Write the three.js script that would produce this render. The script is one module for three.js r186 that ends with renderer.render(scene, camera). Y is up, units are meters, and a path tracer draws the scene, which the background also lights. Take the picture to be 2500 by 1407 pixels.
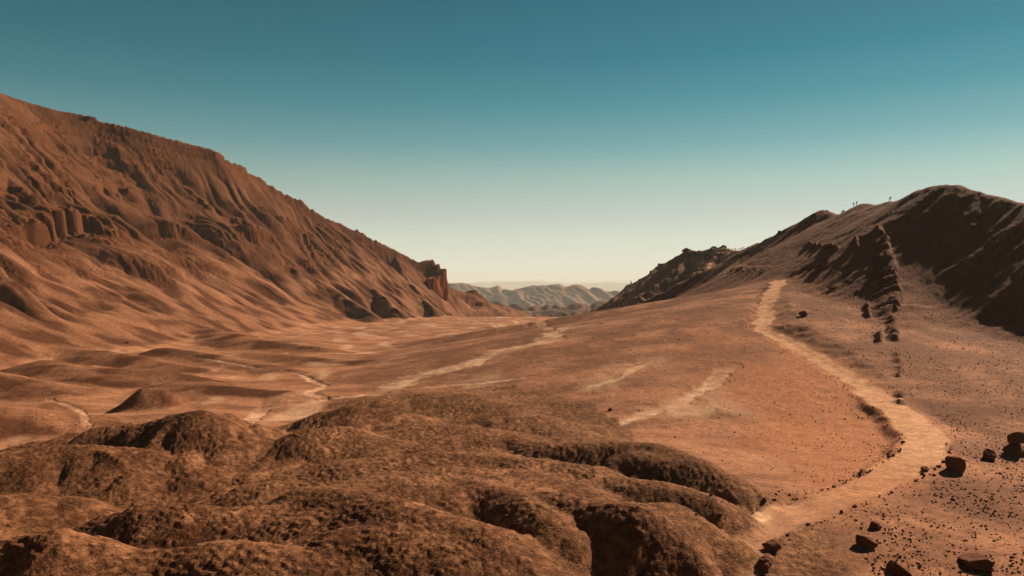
import * as THREE from 'three';
import { mergeGeometries } from 'three/addons/utils/BufferGeometryUtils.js';
import { MarchingCubes } from 'three/addons/objects/MarchingCubes.js';

// ------------------------------------------------------------------ camera, sky, sun, exposure
const scene = new THREE.Scene();
const EYE = 22, FOCAL = 1944, HORIZON = 703.5;           // eye height over the valley floor; 28 mm lens on a 2500 px wide frame
const camera = new THREE.PerspectiveCamera(2 * Math.atan(703.5 / FOCAL) * 180 / Math.PI, 1024 / 576, 0.5, 60000);
camera.position.set(0, EYE, 0);
camera.lookAt(0, EYE, -100);
const EXPOSURE = 2.2;
const renderer = new THREE.WebGLRenderer({ antialias: true });
renderer.toneMapping = THREE.LinearToneMapping;
renderer.toneMappingExposure = EXPOSURE;
renderer.shadowMap.enabled = true;

const SUN_AZ = 46 * Math.PI / 180, SUN_EL = 31.5 * Math.PI / 180;
const sunDir = new THREE.Vector3(Math.sin(SUN_AZ) * Math.cos(SUN_EL), Math.sin(SUN_EL), -Math.cos(SUN_AZ) * Math.cos(SUN_EL));
const sun = new THREE.DirectionalLight(new THREE.Color().setRGB(1, 0.81, 0.6), 4.8);
sun.position.copy(sunDir).multiplyScalar(900).add(new THREE.Vector3(0, 0, -350));
sun.target.position.set(0, 0, -350);
sun.castShadow = true;
sun.shadow.mapSize.set(4096, 4096);
Object.assign(sun.shadow.camera, { left: -520, right: 520, top: 420, bottom: -420, near: 50, far: 1900 });
scene.add(sun, sun.target);

const lerp = (a, b, t) => a + (b - a) * t;
const srgb = (r, g, b) => { const c = new THREE.Color().setRGB(r / 255, g / 255, b / 255, THREE.SRGBColorSpace); return [c.r, c.g, c.b]; };
{ // clear desert sky: one gradient of height that pales towards the horizon and, gently, towards the sun
  const W = 1024, H = 1024, data = new Float32Array(W * H * 4);
  const stops = [[-90, 120, 92, 74], [-2, 225, 218, 196], [0.3, 232, 231, 212], [1.8, 229, 230, 211], [4.4, 205, 219, 200], [7.3, 165, 195, 186], [10.2, 110, 164, 169], [13, 66, 140, 153], [16, 38, 119, 136], [20, 26, 103, 121], [28, 16, 76, 94], [45, 9, 50, 64], [90, 6, 34, 46]]
    .map(([e, r, g, b]) => [e, ...srgb(r, g, b)]);
  for (let j = 0; j < H; j++) {
    const el = ((j + 0.5) / H - 0.5) * Math.PI, e = el * 180 / Math.PI;
    let k = 0; while (k < stops.length - 2 && stops[k + 1][0] < e) k++;
    const a = stops[k], b = stops[k + 1], t = Math.min(1, Math.max(0, (e - a[0]) / (b[0] - a[0])));
    for (let i = 0; i < W; i++) {
      const th = ((i + 0.5) / W - 0.5) * 2 * Math.PI;
      const x = Math.cos(el) * Math.cos(th), y = Math.sin(el), z = Math.cos(el) * Math.sin(th);
      const m = x * sunDir.x + y * sunDir.y + z * sunDir.z, up = Math.max(0, Math.min(1, (e + 2) / 10));
      const glow = 0.03 * Math.exp((m - 1) * 10) * up, dim = lerp(1, (0.5 + 0.62 * ((m + 1) / 2) ** 3) / 0.915, up);
      const o = (j * W + i) * 4;
      for (let c = 0; c < 3; c++) data[o + c] = ((a[c + 1] + (b[c + 1] - a[c + 1]) * t) * dim + glow * [1.1, 1, 0.95][c]) / EXPOSURE;
      data[o + 3] = 1;
    }
  }
  const sky = new THREE.DataTexture(data, W, H, THREE.RGBAFormat, THREE.FloatType);
  sky.mapping = THREE.EquirectangularReflectionMapping;
  sky.magFilter = sky.minFilter = THREE.LinearFilter;
  sky.needsUpdate = true;
  scene.background = sky;
  scene.environment = sky;
}
scene.fog = new THREE.FogExp2(new THREE.Color().setRGB(0.92, 0.93, 0.86), 0.000055);

// ------------------------------------------------------------------ small helpers
let seed = 20240611;
const rnd = () => { seed = (seed + 0x6D2B79F5) | 0; let t = Math.imul(seed ^ (seed >>> 15), 1 | seed); t = (t + Math.imul(t ^ (t >>> 7), 61 | t)) ^ t; return ((t ^ (t >>> 14)) >>> 0) / 4294967296; };
const range = (a, b) => a + (b - a) * rnd();
const clamp = (x, a = 0, b = 1) => x < a ? a : x > b ? b : x;
const sstep = (a, b, x) => { const t = clamp((x - a) / (b - a)); return t * t * (3 - 2 * t); };
const smax = (a, b, k) => { const h = Math.max(k - Math.abs(a - b), 0) / k; return Math.max(a, b) + h * h * k * 0.25; };

const PERM = new Uint8Array(512);
{ const p = [...Array(256).keys()]; for (let i = 255; i > 0; i--) { const j = Math.floor(rnd() * (i + 1)); [p[i], p[j]] = [p[j], p[i]]; } for (let i = 0; i < 512; i++) PERM[i] = p[i & 255]; }
const GX = new Float32Array(256), GY = new Float32Array(256);
for (let i = 0; i < 256; i++) { const a = i / 256 * 2 * Math.PI; GX[i] = Math.cos(a); GY[i] = Math.sin(a); }
function noise(x, y) {                                     // gradient noise, about -1 to 1
  const xi = Math.floor(x), yi = Math.floor(y), xf = x - xi, yf = y - yi, X = xi & 255, Y = yi & 255;
  const u = xf * xf * xf * (xf * (xf * 6 - 15) + 10), v = yf * yf * yf * (yf * (yf * 6 - 15) + 10);
  const a = PERM[PERM[X] + Y], b = PERM[PERM[X + 1] + Y], c = PERM[PERM[X] + Y + 1], d = PERM[PERM[X + 1] + Y + 1];
  const n0 = GX[a] * xf + GY[a] * yf, n1 = GX[b] * (xf - 1) + GY[b] * yf, n2 = GX[c] * xf + GY[c] * (yf - 1), n3 = GX[d] * (xf - 1) + GY[d] * (yf - 1);
  const p = n0 + u * (n1 - n0), q = n2 + u * (n3 - n2);
  return (p + v * (q - p)) * 1.5;
}
const fbm = (x, y, n) => { let s = 0, a = 1, t = 0; for (let i = 0; i < n; i++) { s += a * noise(x, y); t += a; a *= 0.5; const nx = x * 1.62 - y * 1.18 + 11.3; y = x * 1.18 + y * 1.62 - 7.7; x = nx; } return s / t; };
const billow = (x, y, n) => { let s = 0, a = 1, t = 0; for (let i = 0; i < n; i++) { s += a * Math.abs(noise(x, y)); t += a; a *= 0.5; const nx = x * 1.62 - y * 1.18 + 5.1; y = x * 1.18 + y * 1.62 + 3.9; x = nx; } return s / t; };

// survey points of the place: bearing and dip read with a 28 mm lens from the lookout, plus either the height or the distance
const byHeight = (px, py, h) => { const d = (EYE - h) * FOCAL / (py - HORIZON); return { x: (px - 1250) / FOCAL * d, z: -d, h }; };
const byDist = (px, py, d) => ({ x: (px - 1250) / FOCAL * d, z: -d, h: EYE + (HORIZON - py) / FOCAL * d });
const H = (...l) => l.map(p => byHeight(...p)), D = (...l) => l.map(p => byDist(...p));

// ------------------------------------------------------------------ terrain: crests as strokes with sloping sides
const strokes = [];
const MOUND = 1, RIGHT = 2, BENCH = 3, LEFT = 4, FARHILL = 5, WALL = 6;
function stroke(kind, pts, o = {}) {
  const s = { kind, k: 0.5, r: 2, b: 0.8, rill: 0, rl: 6, dir: 2.2, stretch: 5, base: -4, ...o, pts };
  let reach = 0; s.len = [0];
  for (let i = 0; i < pts.length; i++) {
    reach = Math.max(reach, (pts[i].h - s.base) / s.k + s.r + 3);
    if (i) s.len.push(s.len[i - 1] + Math.hypot(pts[i].x - pts[i - 1].x, pts[i].z - pts[i - 1].z));
  }
  reach = s.reach ?? reach; s.peak = Math.max(...pts.map(p => p.h));
  s.x0 = Math.min(...pts.map(p => p.x)) - reach; s.x1 = Math.max(...pts.map(p => p.x)) + reach;
  s.z0 = Math.min(...pts.map(p => p.z)) - reach; s.z1 = Math.max(...pts.map(p => p.z)) + reach;
  s.id = strokes.length * 37.7; strokes.push(s);
}
let outDist = 0;
function strokeHeight(s, x, z) {
  let best = -1e9, bd = 0, bl = 0;
  const P = s.pts;
  for (let i = 1; i < P.length; i++) {
    const a = P[i - 1], b = P[i], dx = b.x - a.x, dz = b.z - a.z;
    const t = clamp(((x - a.x) * dx + (z - a.z) * dz) / (dx * dx + dz * dz));
    const d = Math.hypot(x - a.x - dx * t, z - a.z - dz * t);
    const h = a.h + (b.h - a.h) * t - s.k * (Math.sqrt(d * d + s.r * s.r) - s.r);
    if (h > best) { best = h; bd = d; bl = s.len[i - 1] + (s.len[i] - s.len[i - 1]) * t; }
  }
  if (s.rill) {
    const w = sstep(0.1, s.k * (0.4 * s.r + s.rl), s.peak - best), c = Math.cos(s.dir), q = Math.sin(s.dir), al = x * c + z * q, ac = z * c - x * q;
    best -= s.rill * w * (0.75 - 1.5 * Math.abs(noise(ac / s.rl + 0.4 * noise(x / s.rl / 2, z / s.rl / 2) + s.id, al / (s.rl * s.stretch) + s.id)));
  }
  outDist = bd;
  return best;
}
const HM = (...l) => l.map(([px, py, h]) => byHeight(px, py, h * 1.28));
// badland mounds in the foreground
const md = { k: 0.56, r: 2.4, b: 0.6, rill: 0.45, rl: 3.4, dir: 1.9, stretch: 2.2, base: -1 };
stroke(MOUND, HM([400, 1180, 0.8], [800, 1120, 1.9], [1150, 1110, 2.3], [1400, 1160, 1.8]), { k: 0.2, r: 6, b: 2, base: 0, reach: 44 });
stroke(MOUND, HM([500, 1360, 1.0], [850, 1280, 2.2], [1150, 1230, 2.6], [1380, 1200, 2.4]), { k: 0.16, r: 6, b: 2, base: 0, reach: 40 });
stroke(MOUND, HM([-150, 1110, 2.6], [0, 1090, 3.2], [180, 1054, 4.0], [330, 1030, 4.8], [480, 1002, 6.2], [545, 1015, 5.0], [640, 1042, 3.2], [740, 1070, 1.6]), { ...md, k: 0.58, r: 1.8, rill: 0.9 });
stroke(MOUND, HM([-160, 1125, 4.6], [130, 1088, 4.8], [300, 1094, 4.4], [430, 1120, 3.4], [620, 1162, 1.8]), { ...md, rill: 0.7 });
stroke(MOUND, HM([250, 1105, 4.4], [225, 1150, 3.2], [120, 1185, 2.2]), { ...md, k: 0.6, r: 1.2 });
stroke(MOUND, HM([-40, 1105, 4.4], [-60, 1160, 3.4], [-90, 1200, 2.6]), { ...md, k: 0.6, r: 1.4 });
stroke(MOUND, HM([-120, 1235, 3.8], [30, 1205, 3.6], [140, 1215, 3.0], [260, 1245, 1.8]), { ...md, k: 0.55 });
stroke(MOUND, HM([545, 1118, 2.0], [640, 1085, 3.2], [760, 1052, 4.2], [840, 1046, 4.2], [920, 1070, 3.6], [1010, 1086, 3.0]), { ...md, k: 0.42 });
stroke(MOUND, HM([190, 1290, 1.8], [270, 1250, 3.3], [360, 1231, 4.3], [460, 1232, 4.3], [560, 1245, 3.9], [700, 1230, 3.7], [800, 1212, 3.7]), { ...md, k: 0.62, r: 1.6, rill: 0.7 });
stroke(MOUND, HM([-120, 1350, 4.2], [60, 1310, 4.7], [130, 1296, 5.0], [220, 1310, 4.5], [330, 1335, 3.6], [430, 1365, 3.0]), { ...md, k: 0.72, r: 1.2 });
stroke(MOUND, HM([395, 1330, 2.0], [520, 1300, 2.9], [640, 1270, 3.5], [760, 1248, 3.9], [900, 1225, 4.1]), { ...md, k: 0.45, r: 1.6 });
stroke(MOUND, HM([150, 1395, 3.6], [400, 1348, 3.7], [520, 1332, 4.0], [640, 1345, 4.0], [800, 1380, 3.6], [950, 1430, 3.0]), { ...md, k: 0.45 });
stroke(MOUND, HM([760, 1024, 1.4], [800, 1005, 2.2], [860, 991, 2.9], [930, 998, 2.4], [1020, 1012, 1.6]), { ...md, k: 0.42, r: 2 });
stroke(MOUND, HM([900, 972, 1.0], [1020, 962, 1.9], [1120, 960, 2.4], [1250, 990, 2.1], [1350, 1045, 1.9], [1430, 1076, 2.2]), { ...md, k: 0.27, r: 4 });
stroke(MOUND, HM([1250, 1062, 3.0], [1350, 1080, 3.5], [1500, 1076, 3.9], [1600, 1086, 3.9], [1700, 1118, 3.7], [1770, 1155, 3.0], [1812, 1190, 1.6]), { ...md, k: 0.72, r: 2.2 });
stroke(MOUND, HM([1550, 1105, 3.6], [1640, 1122, 3.5], [1720, 1158, 2.8]), { ...md, k: 0.7, r: 1.6 });
stroke(MOUND, HM([1380, 1140, 3.7], [1500, 1160, 3.7], [1620, 1178, 3.6], [1720, 1208, 3.1], [1785, 1246, 1.4]), { ...md, k: 0.75, r: 2.0 });
stroke(MOUND, HM([1300, 1190, 4.0], [1450, 1225, 4.4], [1560, 1235, 4.6], [1640, 1232, 4.1], [1695, 1262, 3.0], [1728, 1312, 0.7]), { ...md, k: 0.85, r: 2.2, rill: 0.8 });
stroke(MOUND, HM([1150, 1170, 4.2], [1250, 1195, 4.3], [1330, 1245, 4.3], [1400, 1295, 3.5], [1430, 1350, 1.8]), { ...md, k: 0.85, r: 1.7 });
stroke(MOUND, HM([760, 1190, 4.2], [950, 1220, 4.7], [1050, 1255, 4.7], [1180, 1292, 4.4], [1280, 1340, 3.2], [1350, 1395, 1.4]), { ...md, k: 0.6, r: 2.4 });
stroke(MOUND, HM([850, 1300, 4.2], [1000, 1290, 4.5], [1100, 1330, 4.1], [1210, 1410, 3.0]), { ...md, k: 0.5 });
stroke(MOUND, HM([650, 1180, 3.3], [850, 1130, 4.1], [1050, 1110, 4.3], [1200, 1110, 4.1], [1400, 1140, 3.8]), { ...md, k: 0.36, r: 3 });
stroke(MOUND, HM([880, 1060, 3.0], [1100, 1040, 3.3], [1250, 1060, 3.0]), { ...md, k: 0.3, r: 3 });
stroke(MOUND, HM([900, 1170, 4.2], [1100, 1150, 4.5], [1300, 1160, 4.2]), { ...md, k: 0.35, r: 3 });
// hummocks on the left apron
stroke(LEFT, H([352, 948, 3.6], [392, 950, 3.3], [440, 968, 1.6]), { k: 0.85, r: 0.9, b: 1.2, base: 0, rill: 0.2, rl: 3 });
for (const [a, b, c] of [[[-60, 985, 4.4], [60, 1000, 3.0], [190, 1030, 1.2]], [[-40, 905, 4.8], [60, 925, 3.2], [150, 950, 1.6]], [[110, 880, 3.6], [190, 905, 2.6], [300, 930, 1.2]],
  [[150, 845, 4.4], [330, 868, 2.8], [460, 900, 1.2]], [[400, 850, 3.2], [520, 866, 2.4], [700, 905, 0.8]], [[420, 935, 1.4], [560, 945, 1.5], [720, 960, 0.6]], [[500, 800, 5.4], [640, 830, 3.2], [800, 850, 1.4]],
  [[250, 900, 2.6], [380, 905, 2.2], [500, 930, 1.0]], [[620, 860, 2.2], [760, 872, 1.8], [880, 890, 0.8]]])
  stroke(LEFT, H(a, b, c), { k: 0.3, r: 3, b: 1.6, base: 0, rill: 0.3, rl: 5 });
// right-hand ridge
const ridgeLine = D([4300, 560, 120], [3500, 470, 165], [3000, 430, 190], [2700, 462, 212], [2500, 497, 228], [2440, 480, 238], [2370, 462, 247], [2335, 451, 252], [2300, 451, 257], [2250, 462, 264], [2200, 491, 273], [2172, 503, 280], [2110, 520, 296], [2075, 526, 304], [2040, 524, 315], [2010, 521, 325], [1945, 560, 385], [1905, 581, 430], [1880, 592, 465], [1850, 593, 505], [1810, 611, 550], [1785, 614, 572]);
stroke(RIGHT, ridgeLine.slice(0, 13), { k: 0.635, r: 1.5, b: 16, rill: 0.4, rl: 6, dir: 2.75, stretch: 10, base: -2 });
stroke(RIGHT, ridgeLine.slice(12, 14), { k: 0.52, r: 1.5, b: 14, rill: 0.5, rl: 7, dir: 2.75, stretch: 8, base: -2 });
stroke(RIGHT, ridgeLine.slice(13), { k: 0.74, r: 1.5, b: 4, rill: 1.2, rl: 9, dir: 2.9, stretch: 6, base: -2 });
stroke(RIGHT, D([2172, 505, 279], [2150, 570, 255], [2175, 640, 230], [2188, 730, 202], [2185, 830, 174]), { k: 0.5, r: 3, b: 6, rill: 0.4, rl: 5, dir: 2.75, stretch: 7 });
stroke(RIGHT, D([2010, 523, 325], [1985, 600, 300], [1970, 660, 280], [1955, 720, 245]), { k: 0.5, r: 4, b: 6, rill: 0.5, rl: 6, dir: 2.75, stretch: 7 });
// far right hill with the notch where people stand
const farRight = D([1785, 614, 572], [1770, 606, 590], [1740, 604, 610], [1712, 613, 622], [1680, 610, 640], [1650, 625, 650], [1600, 656, 680], [1540, 694, 720], [1480, 738, 760], [1400, 775, 800]);
stroke(FARHILL, farRight, { k: 0.72, r: 2, b: 5, rill: 4, rl: 16, base: -6 });
stroke(FARHILL, D([1760, 608, 595], [1735, 640, 560], [1700, 668, 530], [1660, 700, 510]), { k: 0.75, r: 2, b: 3, rill: 2, rl: 9 });
stroke(FARHILL, D([1690, 615, 636], [1650, 660, 600], [1590, 705, 580], [1540, 735, 570]), { k: 0.75, r: 2, b: 3, rill: 2, rl: 9 });
stroke(FARHILL, D([1903, 672, 266], [1872, 656, 278], [1835, 657, 290], [1800, 654, 305], [1765, 668, 322], [1735, 686, 345], [1690, 702, 390], [1640, 718, 445], [1560, 742, 530], [1480, 760, 600]), { k: 0.85, r: 0.8, b: 2, rill: 1.2, rl: 6 });
for (const [px, py, d, w] of [[1663, 697, 500, 12], [1640, 716, 470, 10], [1690, 712, 440, 9], [1560, 722, 560, 11], [1520, 745, 600, 10], [1745, 702, 360, 8], [1600, 735, 480, 9], [1790, 690, 315, 9], [1830, 682, 290, 8]])
  stroke(FARHILL, D([px - w, py + 4, d + 6], [px, py, d], [px + w, py + 8, d - 8]), { k: 0.8, r: 0.8, b: 2, rill: 1, rl: 5 });
// shoulder on the near side of it, and the bench the footpath follows
stroke(BENCH, D([1915, 696, 246], [1840, 713, 272], [1760, 733, 335], [1700, 750, 405], [1600, 768, 520], [1500, 773, 610], [1405, 774, 650]), { k: 0.25, r: 6, b: 5, rill: 1.0, rl: 10 });
const pathPts = [...H([1720, 1500, 0.1], [1775, 1420, 0.2], [1835, 1335, 0.3], [1930, 1272, 0.5], [2060, 1217, 0.9], [2180, 1165, 1.3], [2248, 1115, 1.9], [2262, 1072, 2.3], [2205, 1012, 3.0], [2115, 955, 4.4], [2035, 902, 6.5], [1965, 862, 8.5], [1900, 828, 10.5], [1858, 808, 12]), ...D([1866, 780, 200], [1870, 748, 215], [1888, 712, 230], [1905, 687, 244])];
const bench = pathPts.slice(4).map(p => ({ ...p, h: p.h - 0.35 }));
stroke(BENCH, bench, { k: 0.17, r: 3, b: 3, base: 0 });
stroke(BENCH, H([1600, 1010, 1.6], [1700, 955, 2.8], [1760, 912, 4.4], [1820, 850, 7.2]), { k: 0.14, r: 4, b: 3, base: 0 });
stroke(BENCH, H([1812, 1425, 1.3], [1850, 1372, 1.5], [1893, 1318, 1.3], [1960, 1285, 0.9]), { k: 0.5, r: 1.2, b: 0.5, base: 0 });
// dyke of upright rock running down the ridge
// rocky spurs of the left mountain
const sp = { k: 0.85, r: 1.2, b: 2.5, rill: 2.2, rl: 7, dir: 0.2, stretch: 3, base: 0 };
stroke(LEFT, D([800, 537, 640], [750, 560, 612], [738, 600, 592], [705, 645, 572]), sp);
stroke(LEFT, D([590, 505, 578], [640, 575, 556], [680, 625, 540], [725, 655, 532]), sp);
stroke(LEFT, D([715, 655, 548], [775, 680, 536], [830, 715, 528], [905, 760, 512]), { ...sp, k: 0.75, rill: 1 });
stroke(LEFT, D([880, 592, 652], [868, 640, 626], [900, 690, 602], [965, 748, 566]), sp);
stroke(LEFT, D([960, 608, 692], [985, 668, 664], [1025, 718, 640], [1060, 750, 610]), sp);
stroke(LEFT, D([520, 590, 545], [600, 660, 520], [690, 735, 495], [760, 775, 470]), { ...sp, k: 0.6, rill: 1.2 });
stroke(LEFT, D([330, 615, 470], [430, 690, 450], [560, 770, 425], [640, 800, 405]), { ...sp, k: 0.55, rill: 1.2 });
stroke(LEFT, D([120, 600, 385], [240, 690, 365], [400, 780, 340], [500, 815, 325]), { ...sp, k: 0.5, rill: 1.2 });

// left mountain: crest, foot and height for each distance down the valley
const LM = [[60, -360, 150, -175], [200, -340, 150, -152], [330, -330, 147, -140], [480, -309, 140, -122], [520, -262, 131, -113], [560, -216, 121, -104], [600, -182, 99, -108], [640, -148, 78, -98], [690, -103, 57, -76], [715, -74, 38, -60], [760, -66, 26, -34], [820, -70, 22, 2], [900, -80, 10, -10], [1100, -90, -20, -10]];
let cragOut = 0, upOut = 0;
function leftMountain(x, d) {
  cragOut = 0; upOut = 0;
  const wob = 9 * noise(x / 70 + 3.3, d / 70) + 1.2 * noise(x / 21, d / 21 + 9);
  const v = d + wob + (x + 130) * 0.10;
  const q = clamp(v, 61, 1099); let i = 0; while (LM[i + 1][0] < q) i++;
  const a = LM[i], b = LM[i + 1], t = (q - a[0]) / (b[0] - a[0]);
  const cx = lerp(a[1], b[1], t), ch = lerp(a[2], b[2], t), fx = lerp(a[3], b[3], t);
  const u = (fx - x) / (fx - cx);
  if (u < -0.5) return -50;
  upOut = u;
  let h;
  if (u > 1) h = ch - 0.4 * (cx - x);
  else { const uu = Math.max(u + 0.12, 0) / 1.12; h = ch * (0.5 * uu + 0.5 * uu * uu) - (u < 0 ? 3 * u * u * 40 : 0); }
  const rag = sstep(540, 610, v);
  // spurs and gullies down the fall line
  const low = sstep(0.0, 0.12, u) * (1 - sstep(0.45, 0.7, u)), mid = sstep(0.3, 0.45, u) * (1 - sstep(0.8, 0.95, u));
  const g1 = Math.abs(noise(v / 26 + 0.5 * noise(x / 34, v / 34), x / 120)), g2 = Math.abs(noise(v / 10 + 7.1 + 0.5 * noise(x / 15, v / 15), x / 38)), g3 = Math.abs(noise(v / 46 + 2.2, x / 140 + 5));
  h += low * (12 * g1 + 1.6 * g2 - 3.4) + mid * (9 * g1 + 4.2 * g2 - 3.6);
  h += rag * sstep(0, 0.3, u) * (1 - sstep(0.85, 1, u)) * (20 * g3 + 7 * g1 - 7);
  let crag = 0;
  // bands of harder rock
  for (const [hb, tilt, A, w] of [[50, 0.05, 6.5, 1.2], [96, 0.12, 3.2, 0.9], [84, 0.12, 2.0, 0.8], [108, 0.11, 2.4, 0.9], [30, 0.03, 2.2, 1]]) {
    const lvl = hb + (v - 370) * tilt + 4.5 * noise(v / 38 + hb, x / 60) + 2 * noise(v / 13, x / 17 + hb), m = A * (0.2 + 0.8 * sstep(-0.3, 0.35, noise(v / 30 + hb * 1.7, x / 50))) * (1 + 0.9 * Math.exp(-(((v - 355) / 40) ** 2)));
    crag = Math.max(crag, m / 6 * (1 - sstep(1.5, 6, Math.abs(h - lvl))));
    h += m * (sstep(lvl - w, lvl + w, h) - clamp((h - lvl + 11) / 22));
  }
  crag = clamp(crag + rag * 0.55 * sstep(-0.1, 0.4, noise(x / 14 + 5, d / 14)) + 0.35 * sstep(0.75, 0.9, u) * sstep(0, 0.4, noise(x / 20, d / 20 + 77)));
  const zone = sstep(-0.15, 0.35, fbm(x / 26 + 7, d / 26 + 3, 3)) * sstep(0.18, 0.35, u);
  const hs = (h + 0.06 * v + 1.5 * noise(x / 12, d / 12)) / 6.5, fr = hs - Math.floor(hs);
  h += zone * 2.6 * (sstep(0.05, 0.3, fr) - fr);
  crag = clamp(crag + zone * 0.6);
  cragOut = crag * sstep(0.05, 0.2, u);
  const rock = rag * 0.8 + 0.35;
  h += sstep(0.08, 0.3, u) * rock * (1.9 * billow(x / 9, d / 9, 4) - 0.6) + sstep(0.1, 0.3, u) * 0.7 * (billow(x / 2.4, d / 2.1, 2) - 0.3) * (0.4 + sstep(-0.2, 0.3, noise(x / 12, d / 12 + 31)));
  return h;
}
function floorHeight(x, d) {
  let h = 0;
  if (d > 600) h -= 0.0009 * Math.min(d - 600, 110) ** 2 + Math.max(0, d - 710) * 0.16;
  h = Math.max(h, -139);
  const n = Math.abs(noise(x / 34 + 0.5 * noise(x / 30, d / 30), d / 46 + 4)) * 1.7 + Math.abs(noise(x / 13 + 8, d / 17)) * 0.5;
  const quiet = sstep(15, 35, x - 0.05 * d) ;
  return h + (n - 0.7) * (1 - 0.75 * quiet);
}
const washes = [], washLines = [
  { w: 3.5, pts: [[940, 958], [985, 935], [1030, 915], [1080, 903], [1150, 888], [1185, 868], [1230, 855], [1300, 842], [1335, 835], [1345, 822], [1350, 812], [1375, 801], [1450, 793]] },
  { w: 1.1, pts: [[540, 1012], [640, 997], [760, 983], [800, 974], [880, 965], [940, 958]] },
  { w: 0.8, pts: [[985, 950], [1100, 940], [1220, 930], [1310, 917]] },
  { w: 0.9, pts: [[690, 905], [735, 915], [795, 942], [755, 960], [800, 974]] },
  { w: 1.6, pts: [[1400, 1040], [1550, 1020], [1640, 985], [1710, 955], [1755, 920], [1790, 890]] },
  { w: 0.7, pts: [[120, 975], [200, 1005], [210, 1030], [215, 1042]] },
  { w: 0.7, pts: [[470, 870], [560, 885], [640, 900]] },
  { w: 1.6, pts: [[1180, 775], [1260, 785], [1330, 800], [1350, 812]] },
  { w: 0.9, pts: [[1120, 775], [1200, 790], [1290, 797]] },
  { w: 0.9, pts: [[1790, 1165], [1850, 1200], [1875, 1230], [1830, 1262], [1790, 1280]] },
  { w: 0.5, pts: [[1600, 1100], [1480, 1050], [1380, 1020], [1300, 985], [1240, 960], [1200, 945]] },
];
function polyDist(pts, x, z) {
  let best = 1e9;
  for (let i = 1; i < pts.length; i++) {
    const a = pts[i - 1], b = pts[i], dx = b.x - a.x, dz = b.z - a.z, t = clamp(((x - a.x) * dx + (z - a.z) * dz) / (dx * dx + dz * dz));
    const e = (x - a.x - dx * t) ** 2 + (z - a.z - dz * t) ** 2;
    if (e < best) { best = e; pathT = i - 1 + t; pathSide = dx * (z - a.z) - dz * (x - a.x); }
  }
  return Math.sqrt(best);
}
let pathT = 0, pathSide = 0;
const bbox = (pts, r) => [Math.min(...pts.map(p => p.x)) - r, Math.max(...pts.map(p => p.x)) + r, Math.min(...pts.map(p => p.z)) - r, Math.max(...pts.map(p => p.z)) + r];
const pathBox = bbox(pathPts, 18);
const pathCurve = pathPts.map(p => p.h);

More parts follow.
